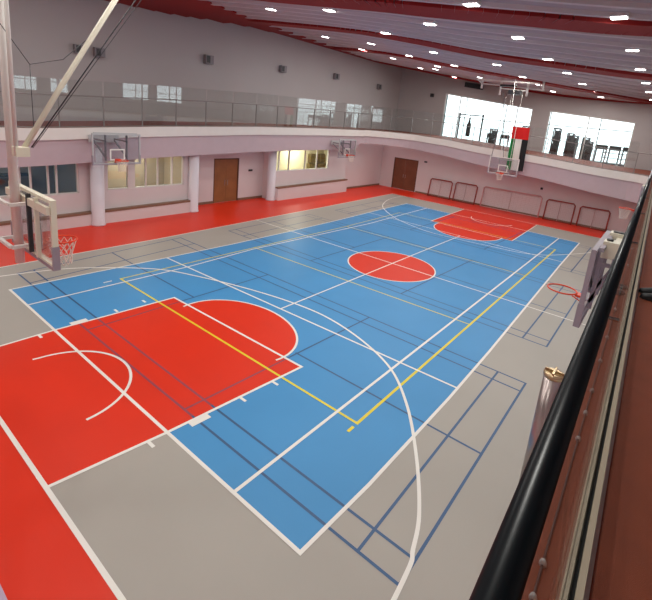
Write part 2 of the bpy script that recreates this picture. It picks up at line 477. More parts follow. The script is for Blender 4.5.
struct(MB().box(17.2, -12.5, 0, 17.4, 7.98, 3.7).box(17.2, 10.25, 0, 17.4, 11.7, 3.7).box(17.2, 7.98, 2.62, 17.4, 10.25, 3.7).build('wall_far', M['wall']))
struct(MB().box(17.17, -8, 0, 17.2, 7.9, 0.12).build('baseboard_far', M['plinth']))
struct(MB().box(-15.9, -8, 0, -15.6, 11.0, 3.7).build('wall_near', M['wall']))
struct(MB().box(-15.9, -8.4, 0, 17.2, -8.25, 3.7).build('wall_right', M['wall']))
# columns
for x, y in ((-6.86, 10.68), (-2.05, 10.86), (3.72, 11.12)):
    c = MB().lathe([(0.29, 0), (0.29, 0.06), (0.26, 0.09), (0.26, 3.35)], x, y, 28)
    struct(c.build('column', M['column']))

# upper walls
def zc(y):
    return 8.55 if y < -7 else (8.55 + .0059 * (y + 7) ** 2 if y < 3 else 9.14 + .13 * (y - 3))
struct(MB().box(-19, 13.5, 3.4, 22.4, 13.7, 10.9).build('wall_left', M['upper']))
struct(MB().box(-19.2, -12.7, 0, -19, 13.7, 10.9).build('wall_near', M['upper']))
rw = MB()
wins = [(-3.0, -1.3), (-0.4, 1.0), (5.6, 8.2), (9.0, 11.9)]
xs = -19
for a, c in wins:
    rw.box(xs, -12.7, 0, a, -12.5, 8.8); rw.box(a, -12.7, 0, c, -12.5, 5.2); rw.box(a, -12.7, 6.9, c, -12.5, 8.8); xs = c
rw.box(xs, -12.7, 0, 22.4, -12.5, 8.8)
struct(rw.build('wall_right', M['upper']))
for n, (a, c) in enumerate(wins):
    f = MB()
    for x in (a + .03, (a + c) / 2, c - .03): f.box(x - .03, -12.66, 5.2, x + .03, -12.54, 6.9)
    for z in (5.23, 6.05, 6.87): f.box(a, -12.66, z - .03, c, -12.54, z + .03)
    w = struct(f.build('window_%d' % (n + 6), M['mull']))
    MB().box(a, -12.605, 5.2, c, -12.6, 6.9).build('window_pane', M['pane'], w)
# far wall with two big openings (heads follow the falling roof)
fw = MB()
zt = lambda y: zc(y) + 0.05
def fpoly(pts): fw.prism_x(pts, 22.2, 22.4)
ztop1 = lambda y: 7.63 + (8.47 - 7.63) * (y - 1.15) / (8.75 - 1.15)
ztop2 = lambda y: 7.14 + (7.56 - 7.14) * (y + 5.83) / (5.83 - 0.08)
fpoly([(8.75, 4.4), (13.5, 4.4), (13.5, zt(13.5)), (8.75, zt(8.75))])
fpoly([(-0.08, 3.8), (1.15, 3.8), (1.15, zt(1.15)), (-0.08, zt(-0.08))])
fpoly([(-12.5, 3.4), (-5.83, 3.4), (-5.83, zt(-5.83)), (-12.5, zt(-12.5))])
ys = [1.15, 3, 5, 7, 8.75]
for a, b_ in zip(ys, ys[1:]): fpoly([(a, ztop1(a)), (b_, ztop1(b_)), (b_, zt(b_)), (a, zt(a))])
ys = [-5.83, -4, -2, -0.08]
for a, b_ in zip(ys, ys[1:]): fpoly([(a, ztop2(a)), (b_, ztop2(b_)), (b_, zt(b_)), (a, zt(a))])
fpoly([(-12.5, 2.5), (13.5, 2.5), (13.5, 3.7), (-12.5, 3.7)])
struct(fw.build('wall_far', M['upper']))
for n, (y0, y1, zf, cols, z0) in enumerate(((1.15, 8.75, ztop1, (1.15, 2.35, 7.3, 8.75), 4.0), (-5.83, -0.08, ztop2, (-5.83, -2.9, -0.08), 3.9))):
    f = MB()
    for y in cols:
        yy = min(max(y, y0 + .04), y1 - .04)
        f.box(22.24, yy - .035, z0, 22.34, yy + .035, zf(yy))
    f.bar((22.29, y0, zf(y0) - .05), (22.29, y1, zf(y1) - .05), .1, .09)
    w = struct(f.build('window_%d' % (n + 1), M['mull']))
    g = MB()
    g.prism_x([(y0, z0), (y1, z0), (y1, zf(y1)), (y0, zf(y0))], 22.285, 22.292)
    g.build('window_pane', M['pane'], w)

# ceiling deck + red beams
cl = MB()
ys = [-12.7, -10, -7, -6, -5, -4, -3, -2, -1, 0, 1, 2, 3, 6, 9, 13.7]
for a, b_ in zip(ys, ys[1:]):
    cl.quad((-19.2, a, zc(a)), (-19.2, b_, zc(b_)), (22.4, b_, zc(b_)), (22.4, a, zc(a)))
for a, b_ in zip(ys, ys[1:]):
    cl.quad((22.4, a, zc(a) + .3), (22.4, b_, zc(b_) + .3), (-19.2, b_, zc(b_) + .3), (-19.2, a, zc(a) + .3))
def xtab(pts): return sorted((y, x) for x, y in pts)
BA = [(-4.6, 13.4), (-5.0, 8), (-5.0, 3), (-4.5, -0.5), (-3.8, -2.3), (-2.6, -4.8), (-1.2, -7.2), (0.6, -12.4)]
BB = [(2.2, 13.4), (1.3, 9), (0.5, 4.6), (0.4, 2.4), (1.6, 0.4), (3.9, -1.6), (5.7, -4.1), (8.4, -6.9), (12.5, -12.4)]
BC = [(11.2, 13.4), (9.3, 9.5), (8.2, 6.2), (8.7, 4.0), (10.4, 2.2), (12.3, -0.4), (16.2, -3.4), (21.2, -6.5), (22, -12.4)]
BD = [(17.2, 13.0), (18.6, 10.5), (20.0, 8.0), (21.3, 3.5), (21.8, 0.0), (21.9, -4), (21.9, -12.4)]
BZ = [(x - 7.0, y) for x, y in BA]
for P_, Q_ in ((BZ, BA), (BA, BB), (BB, BC), (BC, BD)):
    TP, TQ = xtab(P_), xtab(Q_)
    for k in range(1, 7):
        u = k / 7
        yy = [-12.4 + 25.7 * i / 44 for i in range(45)]
        for a, b_ in zip(yy, yy[1:]):
            xa = lerp_tab(TP, a) * (1 - u) + lerp_tab(TQ, a) * u; xb = lerp_tab(TP, b_) * (1 - u) + lerp_tab(TQ, b_) * u
            w_ = .16
            cl.add([(xa - w_, a, zc(a) + .01), (xa - w_ * .5, a, zc(a) - .09), (xa + w_ * .5, a, zc(a) - .09), (xa + w_, a, zc(a) + .01),
                    (xb - w_, b_, zc(b_) + .01), (xb - w_ * .5, b_, zc(b_) - .09), (xb + w_ * .5, b_, zc(b_) - .09), (xb + w_, b_, zc(b_) + .01)],
                   [(0, 1, 5, 4), (1, 2, 6, 5), (2, 3, 7, 6)], 1)
struct(cl.build('ceiling', [M['deck'], M['rib']]))
def beam(pts, w, drop, name='ceiling_beam'):
    b = MB(); P = spline(pts, 8)
    for (x0, y0), (x1, y1) in zip(P, P[1:]):
        d = Vector((x1 - x0, y1 - y0)).normalized(); n = Vector((-d.y, d.x)) * w / 2
        v = []
        for (x, y) in ((x0, y0), (x1, y1)):
            for s in (-1, 1):
                X, Y = x + n.x * s, y + n.y * s
                v += [(X, Y, zc(y) + .02), (X, Y, zc(y) - drop)]
        b.add(v, [(1, 3, 7, 5), (0, 1, 5, 4), (2, 6, 7, 3), (0, 4, 6, 2)], 0)
    return struct(b.build(name, M['beam']))
beam([(-4.6, 13.4), (-5.0, 8), (-5.0, 3), (-4.5, -0.5), (-3.8, -2.3), (-2.6, -4.8), (-1.2, -7.2), (0.6, -12.4)], 1.15, 0.14)
beam([(2.2, 13.4), (1.3, 9), (0.5, 4.6), (0.4, 2.4), (1.6, 0.4), (3.9, -1.6), (5.7, -4.1), (8.4, -6.9), (12.5, -12.4)], 0.95, 0.14)
beam([(11.2, 13.0), (9.3, 9.5), (8.2, 6.2), (8.7, 4.0), (10.4, 2.2), (12.3, -0.4), (16.2, -3.4), (21.2, -6.5)], 0.8, 0.14)
beam([(17.2, 13.0), (18.6, 10.5), (20.0, 8.0), (21.3, 3.5), (21.8, 0.0), (21.9, -4), (21.9, -12.4)], 0.55, 0.16)
# stepped red soffit along the head of the left wall
so = MB()
xs_ = [-19, -4.5, -3.6, -2.7, -1.8, -0.9, 0, 1.5, 3, 5, 7, 9, 11, 13, 15, 18]
for i, (a, b_) in enumerate(zip(xs_, xs_[1:])):
    xm_ = (a + b_) / 2
    yw = lerp_tab([(-5, 8.6), (-2, 9.4), (2, 10.8), (5, 11.6), (11, 12.4), (18, 13.2)], xm_); dz = lerp_tab([(-5, .85), (-2, .7), (2, .3), (5, .14)], xm_)
    so.prism_x([(yw, zc(yw) - 0.06), (yw, zc(yw) + .02), (13.5, zc(13.5)), (13.5, zc(13.5) - dz)], a, b_)
struct(so.build('ceiling_beam', M['beam']))

# ------------------------------------------------------------------ rooms behind the lower windows
def room(x0, x1, y1, m, z1, power, col, nm):
    b = MB()
    b.quad((x0, y1, 0), (x0, y1, z1), (x1, y1, z1), (x1, y1, 0))
    b.quad((x0, 11.2, 0), (x0, 11.2, z1), (x0, y1, z1), (x0, y1, 0))
    b.quad((x1, 11.2, 0), (x1, y1, 0), (x1, y1, z1), (x1, 11.2, z1))
    b.quad((x0, 11.2, 0.02), (x0, y1, 0.02), (x1, y1, 0.02), (x1, 11.2, 0.02))
    b.quad((x0, 11.2, z1), (x1, 11.2, z1), (x1, y1, z1), (x0, y1, z1))
    struct(b.build('wall_room', m))
    if power:
        lf = MB().box((x0 + x1) / 2 - .6, 12.2, z1 - .06, (x0 + x1) / 2 + .6, 12.5, z1 - .01).build('room_ceiling_lamp', M['lamp'])
        tag(lf, 'flat ceiling lamp inside the ' + nm, 'lamp')
        la = bpy.data.lights.new('room_light', 'AREA'); la.shape = 'RECTANGLE'; la.size = 1.2; la.size_y = .3; la.energy = power; la.color = col
        lo = bpy.data.objects.new('room_light', la); C.objects.link(lo); lo.parent = lf; lo.location = ((x0 + x1) / 2, 12.35, z1 - .08)
room(-13, -7.25, 14.2, M['dimwall'], 3.1, 16, (1, .95, .9), 'dim room behind the leftmost lower window')
room(-6.4, -2.3, 13.2, M['tanwall'], 3.2, 34, (1, .90, .72), 'tan room behind the middle lower window')
room(3.97, 11.28, 13.2, M['creamwall'], 3.45, 85, (1, .95, .8), 'cream room behind the far lower window')
for n, (op, mul) in enumerate(((op1, (-9.5, -9.15, -8.55, -8.25)), (op2, (-5.25, -4.5, -3.9, -3.15)), (op3, (4.25, 5.15, 6.7, 7.9)))):
    a, c, z0, z1 = op
    f = MB()
    f.box(a, 11.04, z0, c, 11.16, z0 + .05).box(a, 11.04, z1 - .05, c, 11.16, z1).box(a, 11.04, z0, a + .05, 11.16, z1).box(c - .05, 11.04, z0, c, 11.16, z1)
    for x in mul: f.box(x - .03, 11.05, z0, x + .03, 11.15, z1)
    if n == 1: f.box(-5.38, 11.02, z0, -5.05, 11.17, z1)
    w = struct(f.build('window_%d' % (n + 3), M['mull']))
    MB().box(a, 11.10, z0, c, 11.105, z1).build('window_pane', M['pane'], w)
tag(MB().box(-12.2, 13.6, 1.75, -8.4, 13.9, 1.86).build('dark_wall_rail', M['dark']), 'dark horizontal rail inside the leftmost lower room', 'rail')
for x, lab in ((9.65, 'olive framed notice seen through far lower window, left of the pair'), (10.75, 'olive framed notice seen through far lower window, right of the pair')):
    t = empty('hanging_cabinet', (x, 12.9, 1.5)); tag(t, lab.replace('framed notice', 'wall cabinet'), 'cabinet', 'olive cabinets in the cream room')
    MB().box(-.28, 0, .45, .28, .28, 1.1).build('upper_case', M['cab'], t); MB().box(-.36, -.1, 0, .36, .28, .38).build('lower_case', M['cab'], t)
    MB().box(-.3, -.02, .5, -.02, 0, 1.05).box(.02, -.02, .5, .3, 0, 1.05).build('door', M['cab'], t)

# doors
def double_door(name, x0, x1, h, axis, at_, m, out):
    root = empty(name, (0, 0, 0)); root['kind'] = 'structure'
    mid = (x0 + x1) / 2
    def bx(a, b_, z0, z1, d0, d1, nm, mm, par):
        bb = MB()
        if axis == 'y': bb.box(a, at_ + d0, z0, b_, at_ + d1, z1)
        else: bb.box(at_ + d0, a, z0, at_ + d1, b_, z1)
        return bb.build(nm, mm, par)
    bx(x0, x1, h - .07, h, 0, .12, 'door_frame', M['frame'], root)
    bx(x0, x0 + .07, 0, h, 0, .12, 'door_frame', M['frame'], root); bx(x1 - .07, x1, 0, h, 0, .12, 'door_frame', M['frame'], root)
    for a, b_, s in ((x0 + .075, mid - .006, -1), (mid + .006, x1 - .075, 1)):
        p = bx(a, b_, .01, h - .075, .04, .10, 'door_leaf', m, root)
        bx(mid + s * .10 - .015, mid + s * .10 + .015, 1.0, 1.3, .0, .04, 'handle', M['steel'], p)
    return root
double_door('door_1', 0.0, 1.8, 2.58, 'y', 11.95, M['wood'], -1)
double_door('door_2', 7.98, 10.25, 2.62, 'x', 17.2, M['wood2'], -1)
tag(MB().box(2.55, 11.92, 1.75, 2.85, 11.95, 1.87).build('wall_sign', M['dark']), 'small dark plate on lilac wall right of the brown double door', 'sign')
tag(MB().box(17.17, 7.2, 2.55, 17.2, 7.45, 2.68).build('wall_sign', M['dark']), 'small dark plate on far wall right of the dark door', 'sign')
tag(MB().box(17.15, -1.75, 1.95, 17.2, -1.60, 2.1).build('wall_clock_box', M['dark']), 'small dark box on far wall above the pale frame', 'box')

# ------------------------------------------------------------------ gym room behind the far windows
struct(MB().box(22.4, -12.7, 3.4, 28.2, 13.7, 3.85).build('floor_gym', M['gymfloor']))
struct(MB().box(22.4, -12.7, 9.3, 28.2, 13.7, 9.5).build('ceiling_gym', M['upper']))
struct(MB().box(22.4, -12.7, 3.4, 28.2, -12.5, 9.5).box(22.4, 13.5, 3.4, 28.2, 13.7, 9.5).build('wall_gym', M['upper']))
f = MB()
for y in range(-11, 14, 4): f.box(28.0, y - .04, 3.8, 28.1, y + .04, 9.4)
for z in (3.9, 6.6, 9.35): f.box(28.0, -12.5, z - .04, 28.1, 13.5, z + .04)
struct(f.build('window_5', M['mull']))
cu = MB()
for i in range(14): cu.box(26.0 + .03 * (i % 2), 10.2 + .16 * i, 3.85, 26.05 + .03 * (i % 2), 10.36 + .16 * i, 9.2)
tag(cu.build('curtain', M['curtain']), 'pale curtain hanging inside gym room at its left end', 'curtain')
def weight_tower(x, y, h, label):
    h *= 1.15
    t = empty('weight_machine', (x, y, 3.85)); tag(t, label, 'exercise machine', 'weight machines in the gym room')
    fr = MB()
    for sx in (-.3, .3):
        for sy in (-.22, .22): fr.box(sx - .04, sy - .04, 0, sx + .04, sy + .04, h)
    fr.box(-.34, -.26, h - .1, .34, .26, h).box(.24, -.26, 0, .3, .26, h * .92).box(-.1, -.30, h * .55, .3, .30, h * .72).box(-.5, -.4, 0, .5, .4, .08)
    fr.build('frame', M['dark'], t)
    st = MB()
    for i in range(10): st.box(-.2, -.17, .12 + i * .11, .2, .17, .21 + i * .11)
    st.build('weight_stack', M['rubber'], t)
    MB().tube([(-.25, 0, h), (-.7, 0, h - .1), (-.75, 0, 1.1)], .03, 6).build('pull_arm', M['dark'], t)
    MB().box(-1.0, -.18, .45, -.6, .18, .55).box(-.66, -.16, .55, -.58, .16, 1.2).build('seat', M['rubber'], t)
weight_tower(24.2, -0.55, 2.15, 'tall dark weight machine at left end of right gym window')
weight_tower(24.3, -1.9, 1.75, 'grey weight machine second from left in right gym window')
weight_tower(24.2, -3.0, 1.45, 'low dark weight machine in middle of right gym window')
weight_tower(24.4, 1.95, 2.1, 'tall dark weight machine behind the hanging flag')
def treadmill(x, y, label):
    t = empty('treadmill', (x, y, 3.85)); tag(t, label, 'treadmill', 'treadmills in the gym room')
    MB().box(-.9, -.36, 0, .7, .36, .2).build('deck', M['dark'], t)
    for s in (-1, 1): MB().bar((.6, .34 * s, .1), (.75, .34 * s, 1.3), .07, .1).bar((.75, .34 * s, 1.1), (.1, .34 * s, .95), .05, .05).build('handrail', M['dark'], t)
    MB().box(.66, -.4, 1.15, .78, .4, 1.5).build('console', M['rubber'], t)
for y, l in ((-3.85, 'leftmost treadmill of row in right gym window'), (-4.75, 'treadmill in right gym window between leftmost one and right end'), (-5.65, 'rightmost treadmill of row in right gym window'), (4.9, 'treadmill left of pair in left gym window'), (3.7, 'treadmill right of pair in left gym window')):
    treadmill(24.0, y, l)
for y_, h_, l_ in ((5.3, 1.7, 'grey weight machine right of the cable rig in left gym window'), (2.75, 1.6, 'low weight machine left of the flag in left gym window'), (-1.25, 1.9, 'narrow weight machine between first and second in right gym window'), (-2.45, 1.7, 'narrow weight machine left of the low one in right gym window')):
    weight_tower(26.3, y_, h_, l_)
t = empty('cable_rig', (24.6, 7.0, 3.85)); tag(t, 'cable rig with high crossbar and hanging black bag in left gym window', 'exercise machine')
for y in (-1.1, 1.1): MB().box(-.06, y - .06, 0, .06, y + .06, 3.1).build('post', M['dark'], t)
MB().box(-.05, -1.2, 2.9, .05, 1.2, 3.0).build('crossbar', M['dark'], t)
MB().lathe([(.17, 1.0), (.2, 1.1), (.2, 2.1), (.12, 2.25), (.02, 2.9)], 0, .1, 16).build('punch_bag', M['rubber'], t)
def dumbbell_rack(x, y, label):
    t = empty('dumbbell_rack', (x, y, 3.85)); tag(t, label, 'rack')
    MB().box(-.3, -.9, 0, -.2, -.8, 1.1).box(-.3, .8, 0, -.2, .9, 1.1).box(-.3, -.9, .45, .3, .9, .5).box(-.3, -.9, .85, .3, .9, .9).build('frame', M['dark'], t)
dumbbell_rack(27.3, -4.6, 'low dark dumbbell rack at back of the gym behind right window')

# ------------------------------------------------------------------ glass balustrades
def perimeter_balustrade():
    root = empty('glass_balustrade', (0, 10.42, 0)); root.location = (0, 0, 0)
    tag(root, 'long glass balustrade with slim posts and steel rail around the far side of track balcony', 'railing')
    P = [(path_offset(i, 0.09)[0], path_offset(i, 0.09)[1], inner[i][2]) for i in range(NI - 18)]
    L = [0]
    for a, b_ in zip(P, P[1:]): L.append(L[-1] + math.dist(a[:2], b_[:2]))
    def atl(s):
        for i in range(len(L) - 1):
            if s <= L[i + 1]:
                t = (s - L[i]) / (L[i + 1] - L[i]); return tuple(P[i][k] + t * (P[i + 1][k] - P[i][k]) for k in range(3))
        return P[-1]
    s0 = 0.75; step = 1.65; n = int((L[-1] - s0) / step)
    S = [s0 + step * k for k in range(n + 1)]
    fine = [atl(L[-1] * i / 90) for i in range(91)]
    RH = 1.22
    MB().tube([(x, y, z + RH) for x, y, z in fine], .024, 8).build('handrail', M['alu'], root)
    MB().tube([(x, y, z + .03) for x, y, z in fine], .02, 6).build('base_channel', M['alu'], root)
    for k, s in enumerate(S):
        x, y, z = atl(s)
        MB().box(x - .02, y - .02, z, x + .02, y + .02, z + RH).build('post', M['alu'], root)
        if k < len(S) - 1:
            a = atl(s + .03); b_ = atl(S[k + 1] - .03)
            d = Vector((b_[0] - a[0], b_[1] - a[1])).normalized(); nn = Vector((-d.y, d.x)) * .006
            za, zb2 = a[2] + .06, b_[2] + .06; H = 1.75
            v = [(a[0] - nn.x, a[1] - nn.y, za), (b_[0] - nn.x, b_[1] - nn.y, zb2), (b_[0] - nn.x, b_[1] - nn.y, zb2 + H), (a[0] - nn.x, a[1] - nn.y, za + H)]
            v += [(p[0] + 2 * nn.x, p[1] + 2 * nn.y, p[2]) for p in v]
            MB().add(v, [(0, 1, 2, 3), (7, 6, 5, 4), (0, 4, 5, 1), (3, 2, 6, 7), (0, 3, 7, 4), (1, 5, 6, 2)]).build('glass_panel', M['fence'], root)
perimeter_balustrade()

def near_balustrade():
    root = empty('glass_balustrade', (0, 0, 0))
    tag(root, 'near balustrade with thick glossy black handrail and steel channel along right edge of track', 'railing')
    yr = lambda x: -8.183 + K * (x + 14.58)
    x0, x1 = -18.0, 13.6
    MB().tube([(x0, yr(x0), 5.0), (x1, yr(x1), 5.0)], .0275, 24).build('handrail', M['black'], root)
    yc = lambda x: -8.295 + K * (x + 13.6)
    ch = MB()
    for dy, w, z1 in ((-.022, .024, .075), (.016, .012, .08), (.028, .004, .07)):
        ch.bar((x0, yc(x0) + dy, 4.0 + z1 / 2), (x1, yc(x1) + dy, 4.0 + z1 / 2), w, z1)
    ch.build('channel', M['chan'], root)
    MB().bar((x0, yc(x0), 4.03), (x1, yc(x1), 4.03), .02, .03).build('gasket', M['rubber'], root)
    MB().bar((x0, yc(x0) - .045, 4.008), (x1, yc(x1) - .045, 4.008), .018, .02).build('edge_strip', M['band'], root)
    k = 0; x = -17.4
    while x < 13:
        a, b_ = x + .01, min(x + 1.7, x1) - .01
        n = .005
        v = [(a, yc(a) - n, 4.03), (b_, yc(b_) - n, 4.03), (b_, yr(b_) - .02 - n, 4.965), (a, yr(a) - .02 - n, 4.965)]
        v += [(p[0], p[1] + 2 * n, p[2]) for p in v]
        MB().add(v, [(0, 1, 2, 3), (7, 6, 5, 4), (0, 4, 5, 1), (3, 2, 6, 7), (0, 3, 7, 4), (1, 5, 6, 2)]).build('glass_panel', M['near_glass'], root)
        xm = x + .85
        MB().tube([(xm, yr(xm) - .06, 4.93), (xm, yr(xm) - .02, 4.93), (xm, yr(xm), 4.975)], .009, 8).build('bracket', M['steel'], root)
        x += 1.7; k += 1
near_balustrade()
# thin cable with steel studs along the ledge outside the glass
root = empty('ledge_cable', (0, 0, 4.0)); tag(root, 'thin dark cable with small steel studs along ledge outside the near glass', 'cable')
yk = lambda x: -8.188 + K * (x + 13.5)
MB().tube([(x, yk(x), 0.012 if i % 2 else .008) for i, x in enumerate([-15 + .8 * j for j in range(33)])], .005, 6).build('cable', M['dark'], root)
for x in (-13.64, -13.48, -12.59, -12.3, -12.0, -11.5, -11.0, -10.2, -9.4, -8.2, -7.0):
    MB().lathe([(.014, 0), (.014, .010), (.010, .022), (.004, .026)], x, yk(x), 12).build('stud', M['light'], root)

# ------------------------------------------------------------------ basketball goals
def net_mesh(r0, r1, h, n=12, rows=5, t=.006):
    b = MB(); prof = []
    for k in range(rows + 1):
        u = k / rows; prof.append((r0 + (r1 - r0) * min(1, u * 1.5), -h * u))
    for k in range(rows):
        for j in range(n):
            a0 = 2 * math.pi * (j + (k % 2) * .5) / n
            for s in (-.5, .5):
                a1 = a0 + 2 * math.pi * s / n
                p = (prof[k][0] * math.cos(a0), prof[k][0] * math.sin(a0), prof[k][1]); q = (prof[k + 1][0] * math.cos(a1), prof[k + 1][0] * math.sin(a1), prof[k + 1][1])
                b.tube([p, q], t, 4, cap=False)
    return b
def goal_head(root, bw=1.83, bh=1.10, zb=2.9, frame=M['pole'], thick=.05):
    """board in the root's local YZ plane (faces +X); rim at z 3.05"""
    g = MB().box(-thick / 2 + .01, -bw / 2 + .03, zb + .03, thick / 2 - .01, bw / 2 - .03, zb + bh - .03).build('backboard_glass', M['board'], root)
    f = MB(); t = thick / 2 + .01
    f.box(-t, -bw / 2, zb, t, bw / 2, zb + .05).box(-t, -bw / 2, zb + bh - .05, t, bw / 2, zb + bh).box(-t, -bw / 2, zb + .05, t, -bw / 2 + .05, zb + bh - .05).box(-t, bw / 2 - .05, zb + .05, t, bw / 2, zb + bh - .05)
    f.build('backboard_frame', frame, root)
    s = MB(); x = thick / 2 - .006; q = .05
    s.box(x, -.295, zb + .15, x + .008, .295, zb + .15 + q).box(x, -.295, zb + .55, x + .008, .295, zb + .55 + q).box(x, -.295, zb + .2, x + .008, -.295 + q, zb + .55).box(x, .295 - q, zb + .2, x + .008, .295, zb + .55)
    s.build('target_square', M['white'], g)
    rim = MB(); rx = thick / 2 + .16 + .225
    rim.tube([(rx + .23 * math.cos(2 * math.pi * i / 28), .23 * math.sin(2 * math.pi * i / 28), 3.05) for i in range(28)], .014, 8, closed=True)
    rim.box(thick / 2, -.11, 2.92, thick / 2 + .03, .11, 3.07).box(thick / 2 + .02, -.08, 3.01, thick / 2 + .17, .08, 3.05)
    rim.tube([(thick / 2 + .03, -.09, 2.94), (thick / 2 + .2, -.17, 3.04)], .01, 6).tube([(thick / 2 + .03, .09, 2.94), (thick / 2 + .2, .17, 3.04)], .01, 6)
    ro = rim.build('rim', M['orange'], root)
    nb = net_mesh(.22, .14, .42)
    nb.v = [(p[0] + rx, p[1], p[2] + 3.03) for p in nb.v]
    nb.build('net', M['net'], ro)
    pd = MB().box(-t - .01, -bw / 2 - .01, zb - .03, t + .01, bw / 2 + .01, zb + .02)
    pd.box(-t - .01, -bw / 2 - .01, zb + .02, t + .01, -bw / 2 + .03, zb + .35).box(-t - .01, bw / 2 - .03, zb + .02, t + .01, bw / 2 + .01, zb + .35)
    pd.build('edge_padding', M['pad'], root)
def wall_goal(name, x, y, rz, depth, label, bm=None):
    """goal on folding arms reaching back by depth to the balcony edge"""
    t = empty(name, (x, y, 0), rz); tag(t, label, 'basketball hoop', 'side basketball hoops on the balcony edge')
    goal_head(t, frame=bm or M['light'], bw=1.9, bh=1.2, zb=2.86)
    for s in (-1, 1):
        MB().bar((-.04, .42 * s, 3.75), (-depth, .42 * s, 3.75), .06, .06).bar((-.04, .42 * s, 3.1), (-depth, .42 * s, 3.7), .05, .05).bar((-.07, .42 * s, 3.0), (-.07, .42 * s, 4.05), .06, .05).build('support_arm', bm or M['speaker'], t)
    MB().box(-depth - .0, -.6, 3.6, -depth + .05, .6, 3.9).build('mounting_plate', bm or M['light'], t)
    MB().bar((-.08, -.85, 4.06), (-.08, .85, 4.06), .06, .06).build('top_bar', bm or M['light'], t)
    return t
wall_goal('basketball_goal', -6.70, 9.22, -math.pi / 2, 1.14, 'basketball hoop on left balcony edge above the middle lower window')
wall_goal('basketball_goal', 9.0, 9.35, -math.pi / 2, 1.0, 'basketball hoop on left balcony edge near the far corner')
for x, lab in ((-7.02, 'basketball hoop hanging below near black rail, seen from behind'), (5.85, 'basketball hoop below right balcony edge, farther one by the far wall')):
    ye = right_edge(x)
    g = wall_goal('basketball_goal', x, -7.66, math.pi / 2, abs(ye + 7.66) - .05, lab, M['pad'])
    if x < 0:                                         # its net hardly shows: bare ring
        for c_ in [q for r_ in kids(g) for q in kids(r_) if q.name.startswith('net')]: bpy.data.objects.remove(c_)
    d = abs(ye + 7.66) - .05
    MB().box(-d, -.55, 3.88, -.06, -.30, 4.14).box(-d, .30, 3.88, -.06, .55, 4.14).box(-d + .02, -.32, 3.95, -d + .1, .32, 4.08).build('hinge_box', M['cream'], g)
    MB().box(-d - .0, -.47, 4.14, -.1, -.37, 4.16).build('hinge_cover', M['dark'], g)
    MB().lathe([(.045, 4.14), (.045, 4.17)], -.13, .42, 14).build('hinge_bolt', M['dark'], g)

# near ceiling-hung goal
t = empty('ceiling_hung_goal', (-12.63, -0.2, 0)); tag(t, 'ceiling hung basketball hoop on white mast at left edge, nearest end of court', 'basketball hoop')
goal_head(t, 1.83, 1.08, 2.88, M['cream'], .06)
ml = lambda x, y, z: (x + 12.63, y + .2, z)
MB().tube([ml(-12.80, -.06, 2.72), ml(-12.80, -.06, 9.0)], [.068, .068], 18).build('mast', M['pole'], t)
MB().tube([ml(-12.84, -.40, 4.55), ml(-12.84, -.46, 8.9)], .03, 12).build('side_mast', M['pole'], t)
MB().tube([ml(-12.72, -.30, 4.62), ml(-12.16, -.30, 5.61), ml(-10.25, -.30, 8.84)], .042, 12).build('diagonal_brace', M['cream'], t)
MB().box(*ml(-12.86, -.46, 4.53), *ml(-12.68, -.26, 4.67)).build('pivot_box', M['cream'], t)
for y, x_, r_ in ((-.34, -9.85, .010), (-.40, -9.75, .005)):
    MB().tube([ml(-12.62, y, 4.66), ml(x_, y, 8.84)], r_, 6).build('steel_cable', M['dark'], t)
MB().tube([ml(-12.95, -.3, 6.5), ml(-12.56, -.3, 5.91), ml(-12.1, -.3, 6.05), ml(-11.75, -.3, 6.40)], .006, 6).build('pull_rope', M['dark'], t)
MB().tube([ml(-12.56, -.3, 5.91), ml(-12.56, -.3, 4.95)], .005, 6).build('pull_rope', M['dark'], t)
for z in (3.05, 3.75):
    MB().bar(ml(-12.95, -.2, z), ml(-12.95, .4, z), .05, .05).bar(ml(-12.95, -.25, z), ml(-12.66, -.25, z), .05, .05).bar(ml(-12.95, .35, z), ml(-12.66, .35, z), .05, .05).build('clamp_arm', M['pole'], t)
for y in (-.62, -.30):
    MB().bar(ml(-12.70, y, 2.95), ml(-12.70, y, 3.92), .06, .05).build('upright', M['dark'] if y > -.5 else M['cream'], t)
MB().bar(ml(-12.70, -1.1, 3.80), ml(-12.70, .7, 3.80), .05, .12).build('top_rail', M['cream'], t)

# far ceiling-hung goal with its frame under the roof
t = empty('ceiling_hung_goal', (13.12, 0, 0), math.pi); tag(t, 'ceiling hung basketball hoop at far end in front of the flag', 'basketball hoop')
goal_head(t, 1.83, 1.08, 2.95, M['pole'], .05)
def fl_(x, y, z): return (13.12 - x, -y, z)
fr = MB()
for y, zt_ in ((2.15, 9.0), (-1.5, 8.75)):
    fr.tube([fl_(12.9, y, 8.15), fl_(12.9, y, zt_)], .07, 8)
for y, zt_ in ((.95, 8.85), (-.65, 8.8)):
    fr.tube([fl_(12.9, y, 7.80), fl_(12.9, y, zt_)], .07, 8)
fr.tube([fl_(12.9, 2.2, 8.45), fl_(12.9, -1.6, 8.2)], .045, 8).tube([fl_(12.9, 1.0, 8.2), fl_(12.9, -.7, 8.1)], .045, 8)
fr.tube([fl_(12.0, 2.15, 8.6), fl_(12.0, -1.5, 8.45)], .045, 8).tube([fl_(12.0, 2.15, 8.6), fl_(12.9, 2.15, 8.45)], .04, 8).tube([fl_(12.0, -1.5, 8.45), fl_(12.9, -1.5, 8.25)], .04, 8)
fr.build('roof_frame', M['pole'], t)
MB().box(*fl_(12.6, .35, 7.85), *fl_(13.0, -.35, 8.1)).build('winch_box', M['dark'], t)
MB().box(*fl_(12.7, .95, 8.3), *fl_(12.9, 0.0, 8.42)).build('winch_beam', M['dark'], t)
for y in (.32, -.32):
    MB().tube([fl_(13.25, y, 3.0), fl_(13.25, y, 8.15)], .018, 8).build('mast', M['pole'], t)
